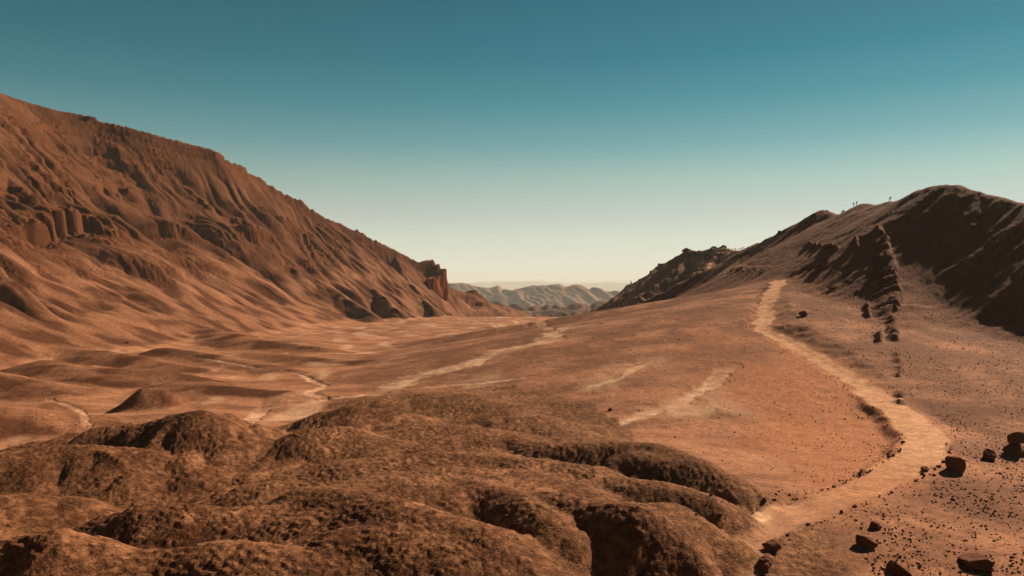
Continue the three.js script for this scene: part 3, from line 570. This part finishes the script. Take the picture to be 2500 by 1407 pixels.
// ------------------------------------------------------------------ rock spire at the end of the left mountain
{
  const A = 150, R = 46, pos = [], idx = [], d = 700, cx = -66.5, base = 0, tw = 0.96, tc = Math.cos(tw), ts = Math.sin(tw);
  const topAt = u => lerp(30.5, 36.4, sstep(-0.35, 0.5, u)) + 1.6 * sstep(0.35, 0.8, u) - 2.4 * Math.exp(-(((u - 0.28) / 0.1) ** 2)) + 1.6 * noise(u * 4.3, 2.7) + 0.9 * noise(u * 11, 8.1);
  for (let j = 0; j <= R; j++) for (let i = 0; i < A; i++) {
    const a = i / A * 2 * Math.PI, c = Math.cos(a), q = Math.sin(a), t = Math.min(1, j / (R - 6)), shrink = j > R - 6 ? 1 - (j - R + 6) / 6.2 : 1;
    const flute = 1 + 0.16 * (Math.abs(noise(a * 8, t * 0.9)) * 2 - 0.6) + 0.09 * noise(a * 19, t * 3) + 0.07 * noise(a * 2.5, t * 3 + 7);
    const ex = Math.sign(c) * Math.abs(c) ** 0.6 * 12.2 * (1 - 0.05 * t) * (1 + (flute - 1) * 0.6) * shrink, ez = Math.sign(q) * Math.abs(q) ** 0.7 * 4.6 * (1.3 - 0.4 * t) * flute * shrink;
    pos.push(cx + ex * tc + ez * ts, base + (topAt(ex / 12) - base) * t + (j > R - 6 ? 0.7 * noise(ex / 1.4, ez / 1.4 + 4) : 0), -d - ex * ts + ez * tc);
  }
  for (let j = 0; j < R; j++) for (let i = 0; i < A; i++) { const a = j * A + i, b = j * A + (i + 1) % A; idx.push(a, a + A, b + A, a, b + A, b); }
  const g0 = new THREE.BufferGeometry(); g0.setAttribute('position', new THREE.Float32BufferAttribute(pos, 3)); g0.setIndex(idx);
  const g = g0.toNonIndexed(); g.translate(-cx, 0, d); g.computeVertexNormals(); uvBox(g, 9);
  const m = new THREE.Mesh(g, rockMat('fluted red rock', [0.36, 0.115, 0.046])); m.position.set(cx, 0, -d);
  tag(m, 'rock_spire', 'upright fluted red rock spire at the far end of the left mountain', 'rock spire');
}
// ------------------------------------------------------------------ boulders told apart one by one
function boulder(px, py, w, h, dz, label, mat = darkRock, o = {}) {
  const p = sight(px, py); if (!p) { console.log('no ground for', label); return; }
  const m = new THREE.Mesh(rockGeo(w / 2, h / 2 / (1 - (o.sink ?? 0.3) / 2), dz / 2, o.detail ?? 3, o.cuts ?? 10, o.rough ?? 0.2, o.sink ?? 0.3), mat);
  put(m, p, h * 0.06); m.rotation.y = o.turn ?? range(0, 6);
  return tag(m, o.name ?? 'boulder', label, o.category ?? 'boulder', o.group);
}
boulder(2330, 1150, 2.9, 1.9, 2.4, 'dark triangular boulder beside the bend of the footpath', darkRock, { turn: 0.4, cuts: 12 });
boulder(2412, 1122, 2.2, 1.45, 1.8, 'middle one of the three dark boulders in a row by the right edge', darkRock, { turn: 1.1 });
{
  const p = sight(2478, 1112);
  const g = mergeGeometries([rockGeo(1.9, 0.95, 1.7, 3, 9, 0.2, 0.3), rockGeo(1.25, 1.05, 1.2, 3, 10, 0.2, 0.1).translate(0.55, 1.15, -0.2)]);
  tag(put(new THREE.Mesh(g, darkRock), p, 0.15), 'boulder', 'tallest dark boulder, a block on a broader block, at the right edge', 'boulder');
}
boulder(2256, 1150, 1.15, 0.65, 0.9, 'small low boulder left of the triangular one on the footpath bend', darkRock);
boulder(2112, 1332, 1.9, 1.0, 1.5, 'dark broken rock in the shallow gully below the footpath', darkRock, { rough: 0.3 });
boulder(2135, 1290, 1.5, 0.7, 1.1, 'dark rock just above the broken one in the gully below the footpath', darkRock, { rough: 0.3 });
boulder(2190, 1402, 2.4, 1.1, 1.6, 'dark rock cut by the bottom edge below the gully', darkRock, { rough: 0.3 });
boulder(2390, 1385, 4.2, 1.1, 2.4, 'wide low dark outcrop in the lower right corner', darkRock, { rough: 0.35, cuts: 7 });
boulder(1885, 1345, 1.6, 0.9, 1.4, 'dark rock in the bank at the right edge of the lower footpath', darkRock, { rough: 0.3 });
boulder(1862, 1385, 1.8, 1.0, 1.3, 'lowest dark rock in the bank beside the footpath', darkRock, { rough: 0.3 });
boulder(309, 838, 1.6, 1.3, 1.5, 'lone dark boulder on the left apron above the small hillock', darkRock);
boulder(1960, 772, 2.6, 1.5, 2.0, 'dark boulder on the slope right of the upper footpath', darkRock);
boulder(1978, 660, 2.8, 2.2, 2.2, 'dark upright rock high on the slope under the right ridge', darkRock);
boulder(2012, 648, 4.6, 1.7, 2.6, 'longest dark rock high on the slope under the right ridge', darkRock, { rough: 0.3 });
boulder(2030, 705, 3.2, 1.2, 2.0, 'dark rock halfway down the slope under the right ridge', darkRock, { rough: 0.3 });
boulder(1490, 1002, 0.9, 0.5, 0.8, 'small dark stone alone on the pale dust beyond the mounds', darkRock);
// rocks on the skylines
function skyRock(px, w, h, dz, label, o = {}) {
  const p = skyline(px), g = rockGeo(w / 2, (o.lean ? 0.8 : 0.55) * h, dz / 2, 4, o.cuts ?? 16, o.rough ?? 0.5, 0.5);
  if (o.lean) { const a = g.attributes.position; for (let i = 0; i < a.count; i++) { const t = clamp(a.getY(i) / h); a.setX(i, a.getX(i) * (1 - 0.75 * t) + o.lean * t); a.setZ(i, a.getZ(i) * (1 - 0.6 * t)); } g.computeVertexNormals(); }
  tag(put(new THREE.Mesh(g, o.mat ?? hillRock), p, h * 0.5), 'skyline_rock', label, 'rock');
}
skyRock(1542, 3.6, 5.2, 3.4, 'horn-shaped rock on the skyline of the far right hill', { lean: -0.8 });
skyRock(1592, 5.0, 2.6, 4, 'low rock step on the skyline right of the horn-shaped rock');
skyRock(1612, 6.0, 3.0, 5, 'second rock step on the skyline right of the horn-shaped rock');
skyRock(1651, 4.4, 4.4, 4, 'square rock knob on the skyline left of the crag');
skyRock(1676, 9.0, 4.6, 7, 'broad rounded crag on the skyline of the far right hill', { rough: 0.35 });
skyRock(1714, 5.0, 3.0, 5, 'small rock knob between the crag and the hilltop group');
skyRock(1742, 7.5, 3.6, 6, 'flat-topped rock on the skyline left of the lone standing person', { rough: 0.35 });
skyRock(1764, 6.5, 4.4, 6, 'rock under the lone standing person on the skyline', { rough: 0.35 });
skyRock(1905, 3.0, 2.6, 2.6, 'pointed rock on the notch of the right ridge');
skyRock(2019, 3.2, 1.6, 2.4, 'rock tip of the lower summit on the right ridge');
skyRock(2075, 1.0, 1.4, 0.9, 'standing stone left of the two hikers on the right ridge');
skyRock(2108, 0.45, 0.8, 0.45, 'tiny marker stone right of the two hikers');
skyRock(2313, 0.9, 0.8, 0.7, 'small dark stone on the highest summit of the right ridge');
skyRock(213, 6.5, 2.2, 4, 'dark rock on the left mountain skyline');
// pale stones on the outcrop where the footpath goes out of sight
[[1815, 663], [1830, 664], [1848, 664], [1857, 667], [1866, 662], [1838, 668]].forEach(([x, y], i) => boulder(x, y, range(1.0, 1.7), range(0.7, 1.2), 1.1, 'pale stone among others on the outcrop above the footpath end', paleRock, { name: 'pale_stone', category: 'stone', group: 'pale stones on the outcrop', detail: 1 }));

// ------------------------------------------------------------------ stones: the largest as things, the rest as one scatter
{
  const shapes = []; for (let i = 0; i < 5; i++) shapes.push(rockGeo(0.5, 0.36, 0.44, 1, 8, 0.25, 0.35));
  const cands = [], onPath = [];
  const edges = [[-1, 'left', 'dark stone in the row along the left edge of the lower footpath', 'stones along the left edge of the footpath'], [1, 'right', 'dark stone in the row along the right edge of the lower footpath', 'stones along the right edge of the footpath']];
  for (const [sd, , label, group] of edges) for (let k = 1; k < 7; k++) {
    const a = pathPts[k], b = pathPts[k + 1], L = Math.hypot(b.x - a.x, b.z - a.z), nx = -(b.z - a.z) / L, nz = (b.x - a.x) / L, n = Math.round(L * (k < 6 ? 2.2 : 1.4));
    for (let i = 0; i < n; i++) { if (rnd() < 0.35) continue; const t = rnd(), off = sd * (2.35 + Math.abs(range(-1, 1)) ** 2 * 1.2 * (rnd() < 0.3 ? 1.6 : 0.5)); onPath.push({ x: lerp(a.x, b.x, t) + nx * off, z: lerp(a.z, b.z, t) + nz * off, s: 0.16 + 0.42 * rnd() ** 2.4, label, group }); }
  }
  const zone = (px, py, right) => {
    const [w, g] = !right ? ['lying on the orange sand left of the footpath', 'stones on the sand left of the footpath'] : py > 1320 ? (px > 2250 ? ['around the wide dark outcrop in the lower right corner', 'stones round the lower right outcrop'] : ['below the shallow gully at the bottom edge', 'stones below the gully'])
      : py > 1190 ? (px > 2230 ? ['on the open slope below the row of three boulders', 'stones below the boulders'] : ['beside the shallow gully right of the lower footpath', 'stones beside the gully']) : py > 1000 ? ['on the slope level with the row of three boulders', 'stones level with the boulders'] : ['on the scree slope below the shaded ridge', 'stones on the scree slope'];
    return { label: 'small dark stone ' + w, group: g };
  };
  for (let n = 0; n < 90000; n++) {
    const d = 54 * Math.exp(rnd() * Math.log(300 / 54)), px = range(1300, 2640), x = (px - 1250) / FOCAL * d, z = -d;
    const h = height(x, z); if (info.mound > 0.1 || info.path > 0.3 || info.wash > 0.3) continue;
    const sideR = polyDist(pathPts, x, z), right = pathSide > 0;
    let dens = right ? (d < 120 ? 0.5 : 0.5) * sstep(0, 8, sideR) : 0.03 + 0.75 * (1 - sstep(2.2, 5, sideR)) * sstep(90, 100, d) + 0.12 * (1 - sstep(3, 9, sideR)) + 0.10 * sstep(28, 46, x);
    if (!right && x < 12) dens *= 0.3;
    dens *= 0.35 + 1.1 * sstep(-0.25, 0.35, fbm(x / 11 + 4, z / 11, 3));
    if (rnd() > dens) continue;
    cands.push({ x, z, h, s: 0.08 + 0.2 * rnd() ** 3 + (rnd() < 0.03 ? 0.2 * rnd() : 0), ...zone(px, HORIZON - (h - EYE) / d * FOCAL, right) });
  }
  for (const q of onPath) q.h = height(q.x, q.z);
  const all = [...onPath, ...cands].sort((a, b) => b.s / Math.hypot(b.x, b.z) - a.s / Math.hypot(a.x, a.z));
  const inView = q => { const px = 1250 + q.x / -q.z * FOCAL, py = HORIZON - (q.h - EYE) / -q.z * FOCAL; return px < 2500 && px > 0 && py < 1407; };
  const big = [], small = []; for (const q of all) (big.length < 270 && inView(q) ? big : small).push(q);
  const mats2 = [darkRock, rockMat('brown stone', [0.16, 0.064, 0.034])];
  big.forEach((q, i) => {
    const m = new THREE.Mesh(shapes[i % 5], mats2[i % 2]); m.scale.set(q.s * range(0.8, 1.3), q.s * range(0.7, 1.2), q.s * range(0.8, 1.2)); m.rotation.y = range(0, 6.28);
    put(m, q, q.s * 0.05); tag(m, 'stone', q.label, 'stone', q.group);
  });
  const mtx = new THREE.Matrix4(), Q = new THREE.Quaternion(), E = new THREE.Euler();
  shapes.forEach((g, k) => {
    const mine = small.filter((_, i) => i % 5 === k), im = new THREE.InstancedMesh(g, mats2[k % 2], mine.length);
    mine.forEach((q, i) => { Q.setFromEuler(E.set(range(-0.3, 0.3), range(0, 6.28), range(-0.3, 0.3))); mtx.compose(new THREE.Vector3(q.x, q.h - q.s * 0.05, q.z), Q, new THREE.Vector3(q.s * range(0.8, 1.3), q.s * range(0.7, 1.2), q.s)); im.setMatrixAt(i, mtx); });
    im.name = numbered('gravel'); im.castShadow = im.receiveShadow = true; im.userData = { kind: 'stuff', label: 'small dark gravel strewn over the right side of the valley', category: 'gravel' }; scene.add(im);
  });
  console.log('stones', big.length, small.length);
}

// ------------------------------------------------------------------ people on the ridges
const capDist = (p, a, b, ra, rb) => { const dx = b[0] - a[0], dy = b[1] - a[1], dz = b[2] - a[2], t = clamp(((p[0] - a[0]) * dx + (p[1] - a[1]) * dy + (p[2] - a[2]) * dz) / (dx * dx + dy * dy + dz * dz || 1)); return Math.hypot(p[0] - a[0] - dx * t, p[1] - a[1] - dy * t, p[2] - a[2] - dz * t) - lerp(ra, rb, t); };
function bodyGeo(J) {                                      // J: joints of one pose, facing +z, feet at y = 0
  const bones = [[J.hip, J.chest, 0.145, 0.165], [J.chest, J.neck, 0.15, 0.07], [J.neck, J.head, 0.055, 0.085], [J.head, J.crown, 0.095, 0.085],
    ...[-1, 1].flatMap(s => { const k = s < 0 ? 'L' : 'R'; return [[J['sh' + k], J['el' + k], 0.058, 0.045], [J['el' + k], J['wr' + k], 0.045, 0.032], [J['wr' + k], J['ha' + k], 0.034, 0.036], [J['hp' + k], J['kn' + k], 0.095, 0.062], [J['kn' + k], J['an' + k], 0.06, 0.042], [J['an' + k], J['to' + k], 0.048, 0.038], [J.chest, J['sh' + k], 0.11, 0.07], [J.hip, J['hp' + k], 0.13, 0.1]]; })];
  const N = 44, S = 1.0, mc = new MarchingCubes(N, new THREE.MeshBasicMaterial(), false, false, 60000); mc.isolation = 0;
  const half = N / 2, c = [J.hip[0], 0.9, J.hip[2]];
  for (let k = 0; k < N; k++) for (let j = 0; j < N; j++) for (let i = 0; i < N; i++) {
    const p = [c[0] + (i - half) / half * S, c[1] + (j - half) / half * S, c[2] + (k - half) / half * S]; let d = 9;
    for (const b of bones) { const e = capDist(p, b[0], b[1], b[2], b[3]), h = Math.max(0.05 - Math.abs(d - e), 0) / 0.05; d = Math.min(d, e) - h * h * 0.05 * 0.25; }
    mc.field[i + j * N + k * N * N] = -d;
  }
  mc.update();
  const P = mc.positionArray.slice(0, mc.count * 3), Nn = mc.normalArray.slice(0, mc.count * 3);
  for (let i = 0; i < P.length; i += 3) { P[i] = P[i] * S + c[0]; P[i + 1] = P[i + 1] * S + c[1]; P[i + 2] = P[i + 2] * S + c[2]; }
  const body = new THREE.BufferGeometry(); body.setAttribute('position', new THREE.BufferAttribute(P, 3)); body.setAttribute('normal', new THREE.BufferAttribute(Nn, 3));
  const extra = []; // fingers, thumb, nose and ears
  const seg = (a, b, r0, r1) => { const A = new THREE.Vector3(...a), B = new THREE.Vector3(...b), g = new THREE.CylinderGeometry(r1, r0, A.distanceTo(B), 6); g.applyQuaternion(new THREE.Quaternion().setFromUnitVectors(new THREE.Vector3(0, 1, 0), B.clone().sub(A).normalize())); g.translate(...A.lerp(B, 0.5).toArray()); g.deleteAttribute('uv'); extra.push(g.toNonIndexed()); };
  for (const k of ['L', 'R']) { const w = J['wr' + k], h = J['ha' + k], v = [h[0] - w[0], h[1] - w[1], h[2] - w[2]], l = Math.hypot(...v); for (let f = 0; f < 4; f++) { const o = (f - 1.5) * 0.019, e = 0.075 - Math.abs(f - 1.3) * 0.009, m = [h[0] + o, h[1] + v[1] / l * e * 0.6, h[2] + v[2] / l * e * 0.6]; seg([h[0] + o, h[1], h[2]], m, 0.01, 0.009); seg(m, [m[0], m[1] + v[1] / l * e * 0.5, m[2] + v[2] / l * e * 0.5 + 0.012], 0.009, 0.007); } seg([w[0], h[1], h[2] + 0.03], [w[0], h[1] + v[1] / l * 0.04, h[2] + 0.065], 0.012, 0.009); }
  const hd = J.head; seg([hd[0], hd[1] + 0.02, hd[2] + 0.085], [hd[0], hd[1] - 0.01, hd[2] + 0.115], 0.009, 0.014); for (const s of [-1, 1]) seg([hd[0] + s * 0.09, hd[1] + 0.02, hd[2]], [hd[0] + s * 0.1, hd[1] - 0.03, hd[2] - 0.005], 0.018, 0.012);
  return mergeGeometries([body, ...extra]);
}
const stand = (o = {}) => ({ hip: [0, 0.95, 0], chest: [0, 1.28, 0.01], neck: [0, 1.47, 0], head: [0, 1.6, 0.02], crown: [0, 1.67, 0.01], shL: [-0.19, 1.4, 0], shR: [0.19, 1.4, 0], elL: [-0.25, 1.12, -0.02], elR: [0.25, 1.12, -0.02], wrL: [-0.26, 0.88, 0.06], wrR: [0.26, 0.88, 0.06], haL: [-0.26, 0.8, 0.09], haR: [0.26, 0.8, 0.09], hpL: [-0.1, 0.92, 0], hpR: [0.1, 0.92, 0], knL: [-0.11, 0.5, 0.02], knR: [0.11, 0.5, 0.02], anL: [-0.11, 0.08, -0.02], anR: [0.11, 0.08, -0.02], toL: [-0.12, 0.045, 0.15], toR: [0.12, 0.045, 0.15], ...o });
const poses = {
  stand: stand(), apart: stand({ anL: [-0.2, 0.08, -0.06], anR: [0.2, 0.08, 0.08], toL: [-0.23, 0.045, 0.1], toR: [0.23, 0.045, 0.25], knL: [-0.15, 0.5, 0], knR: [0.15, 0.5, 0.08] }),
  elbow: stand({ elR: [0.34, 1.2, -0.05], wrR: [0.2, 1.02, 0.12], haR: [0.14, 1.02, 0.17], elL: [-0.34, 1.2, -0.05], wrL: [-0.2, 1.02, 0.12], haL: [-0.14, 1.02, 0.17] }),
  lean: stand({ hip: [0, 0.88, -0.1], hpL: [-0.1, 0.86, -0.1], hpR: [0.1, 0.86, -0.1], knL: [-0.12, 0.48, 0.1], knR: [0.12, 0.48, 0.02], anR: [0.12, 0.08, -0.2], toR: [0.12, 0.045, -0.04], chest: [0, 1.1, 0.18], neck: [0, 1.2, 0.38], head: [0, 1.29, 0.48], crown: [0, 1.36, 0.5], shL: [-0.19, 1.18, 0.28], shR: [0.19, 1.18, 0.28], elL: [-0.2, 1.0, 0.45], elR: [0.2, 1.0, 0.45], wrL: [-0.1, 1.14, 0.62], wrR: [0.1, 1.14, 0.62], haL: [-0.06, 1.19, 0.68], haR: [0.06, 1.19, 0.68] }),
  sit: stand({ hip: [0, 0.16, 0], chest: [0, 0.5, -0.02], neck: [0, 0.68, 0.02], head: [0, 0.81, 0.05], crown: [0, 0.88, 0.04], shL: [-0.19, 0.61, 0], shR: [0.19, 0.61, 0], elL: [-0.26, 0.4, 0.12], elR: [0.26, 0.4, 0.12], wrL: [-0.14, 0.42, 0.34], wrR: [0.14, 0.42, 0.34], haL: [-0.1, 0.42, 0.4], haR: [0.1, 0.42, 0.4], hpL: [-0.1, 0.16, 0.05], hpR: [0.1, 0.16, 0.05], knL: [-0.14, 0.48, 0.36], knR: [0.14, 0.48, 0.36], anL: [-0.13, 0.08, 0.55], anR: [0.13, 0.08, 0.55], toL: [-0.13, 0.045, 0.72], toR: [0.13, 0.045, 0.72] }),
};
const poseGeo = {}; for (const k in poses) poseGeo[k] = bodyGeo(poses[k]);
const cloth = (r, g, b) => new THREE.MeshPhysicalMaterial({ specularIntensity: 0.1, name: 'cloth', color: new THREE.Color().setRGB(r, g, b), roughness: 0.95 });
const packMat = cloth(0.02, 0.022, 0.028), hairMat = cloth(0.02, 0.013, 0.01), skinMat = cloth(0.3, 0.17, 0.11);
function tinted(pose, shirt, trousers) {                   // one body mesh whose vertices wear shirt, trousers, skin or shoes
  const g = poseGeo[pose].clone(), J = poses[pose], p = g.attributes.position, c = new Float32Array(p.count * 3), near = (q, a, b, r) => capDist(q, a, b, r, r) < 0;
  for (let i = 0; i < p.count; i++) {
    const q = [p.getX(i), p.getY(i), p.getZ(i)]; let k = shirt;
    if (['L', 'R'].some(s => near(q, J['hp' + s], J['kn' + s], 0.125) || near(q, J['kn' + s], J['an' + s], 0.1))) k = trousers;
    if (['L', 'R'].some(s => near(q, J['an' + s], J['to' + s], 0.075))) k = [0.03, 0.022, 0.018];
    if (near(q, J.neck.map((v, n) => lerp(v, J.head[n], 0.35)), J.crown, 0.13) || ['L', 'R'].some(s => near(q, J['wr' + s], J['ha' + s], 0.08))) k = [0.3, 0.17, 0.11];
    c.set(k, i * 3);
  }
  g.setAttribute('color', new THREE.BufferAttribute(c, 3)); return g;
}
const wear = new THREE.MeshPhysicalMaterial({ specularIntensity: 0.1, name: 'clothes and skin', vertexColors: true, roughness: 0.95 });
function person(px, pose, turn, shirt, trousers, label, o = {}) {
  const p = o.at ?? skyline(px), r = new THREE.Group(), J = poses[pose], k = o.tall ?? 1;
  const b = new THREE.Mesh(tinted(pose, shirt, trousers), wear); b.name = 'body'; r.add(b);
  const hair = new THREE.Mesh(new THREE.SphereGeometry(0.108, 12, 8, 0, 6.3, 0, 1.75).scale(1, 1.1, 1.08), hairMat); hair.name = 'hair'; hair.position.set(J.head[0], J.head[1] + 0.035, J.head[2] - 0.018); r.add(hair);
  if (o.pack) { const g = new THREE.CapsuleGeometry(0.14, 0.26, 4, 10).scale(1.1, 1, 0.75); const m = new THREE.Mesh(g, packMat); m.name = 'backpack'; const v = new THREE.Vector3(...J.neck).sub(new THREE.Vector3(...J.hip)).normalize(); m.quaternion.setFromUnitVectors(new THREE.Vector3(0, 1, 0), v); const back = new THREE.Vector3(0, v.z, -v.y).normalize(); m.position.set(...J.chest).addScaledVector(back, 0.22).addScaledVector(v, 0.02); r.add(m); }
  r.rotation.y = turn; r.scale.setScalar(k); put(r, p, 0.04);
  return tag(r, 'person', label, 'person', o.group);
}
const dk = [0.03, 0.032, 0.04], jean = [0.035, 0.045, 0.075];
person(2173, 'lean', 1.57, dk, dk, 'person bending forward alone on the right ridge below the summit', { pack: true });
person(2085, 'elbow', 1.4, dk, jean, 'left one of two people standing close on the right ridge', { pack: true });
person(2092, 'apart', -1.5, [0.05, 0.035, 0.04], dk, 'right one of two people standing close on the right ridge', { pack: true, tall: 0.98 });
person(2056, 'sit', 1.9, dk, jean, 'left one of two people sitting on the ridge left of the standing pair');
person(2060, 'sit', 1.2, [0.06, 0.04, 0.03], dk, 'right one of two people sitting on the ridge left of the standing pair');
person(1774, 'stand', 2.6, dk, dk, 'lone person standing upright on the rock left of the hilltop group');
person(1779, 'sit', 1, dk, dk, 'person sitting just below the lone standing one');
person(1787, 'sit', 2, dk, jean, 'person sitting low in the notch between rock and hilltop group');
person(1793.5, 'stand', 0.6, dk, jean, 'lowest standing person at the left end of the hilltop group');
person(1796.5, 'apart', 2, [0.05, 0.03, 0.03], dk, 'second standing person from the left in the hilltop group');
person(1802, 'stand', 0.2, dk, dk, 'third person from the left in the hilltop group');
person(1806.5, 'elbow', 1.8, dk, jean, 'fourth person from the left in the hilltop group', { pack: true });
person(1810, 'stand', -0.6, [0.05, 0.03, 0.03], dk, 'fifth person from the left in the hilltop group');
person(1813, 'apart', 2.4, dk, dk, 'second person from the right in the hilltop group');
person(1816.5, 'stand', 1.2, dk, jean, 'rightmost person in the hilltop group', { tall: 0.94 });
console.log('terrain built', Object.values(sheet).reduce((s, g) => s + g.index.count / 3, 0));
renderer.render(scene, camera);
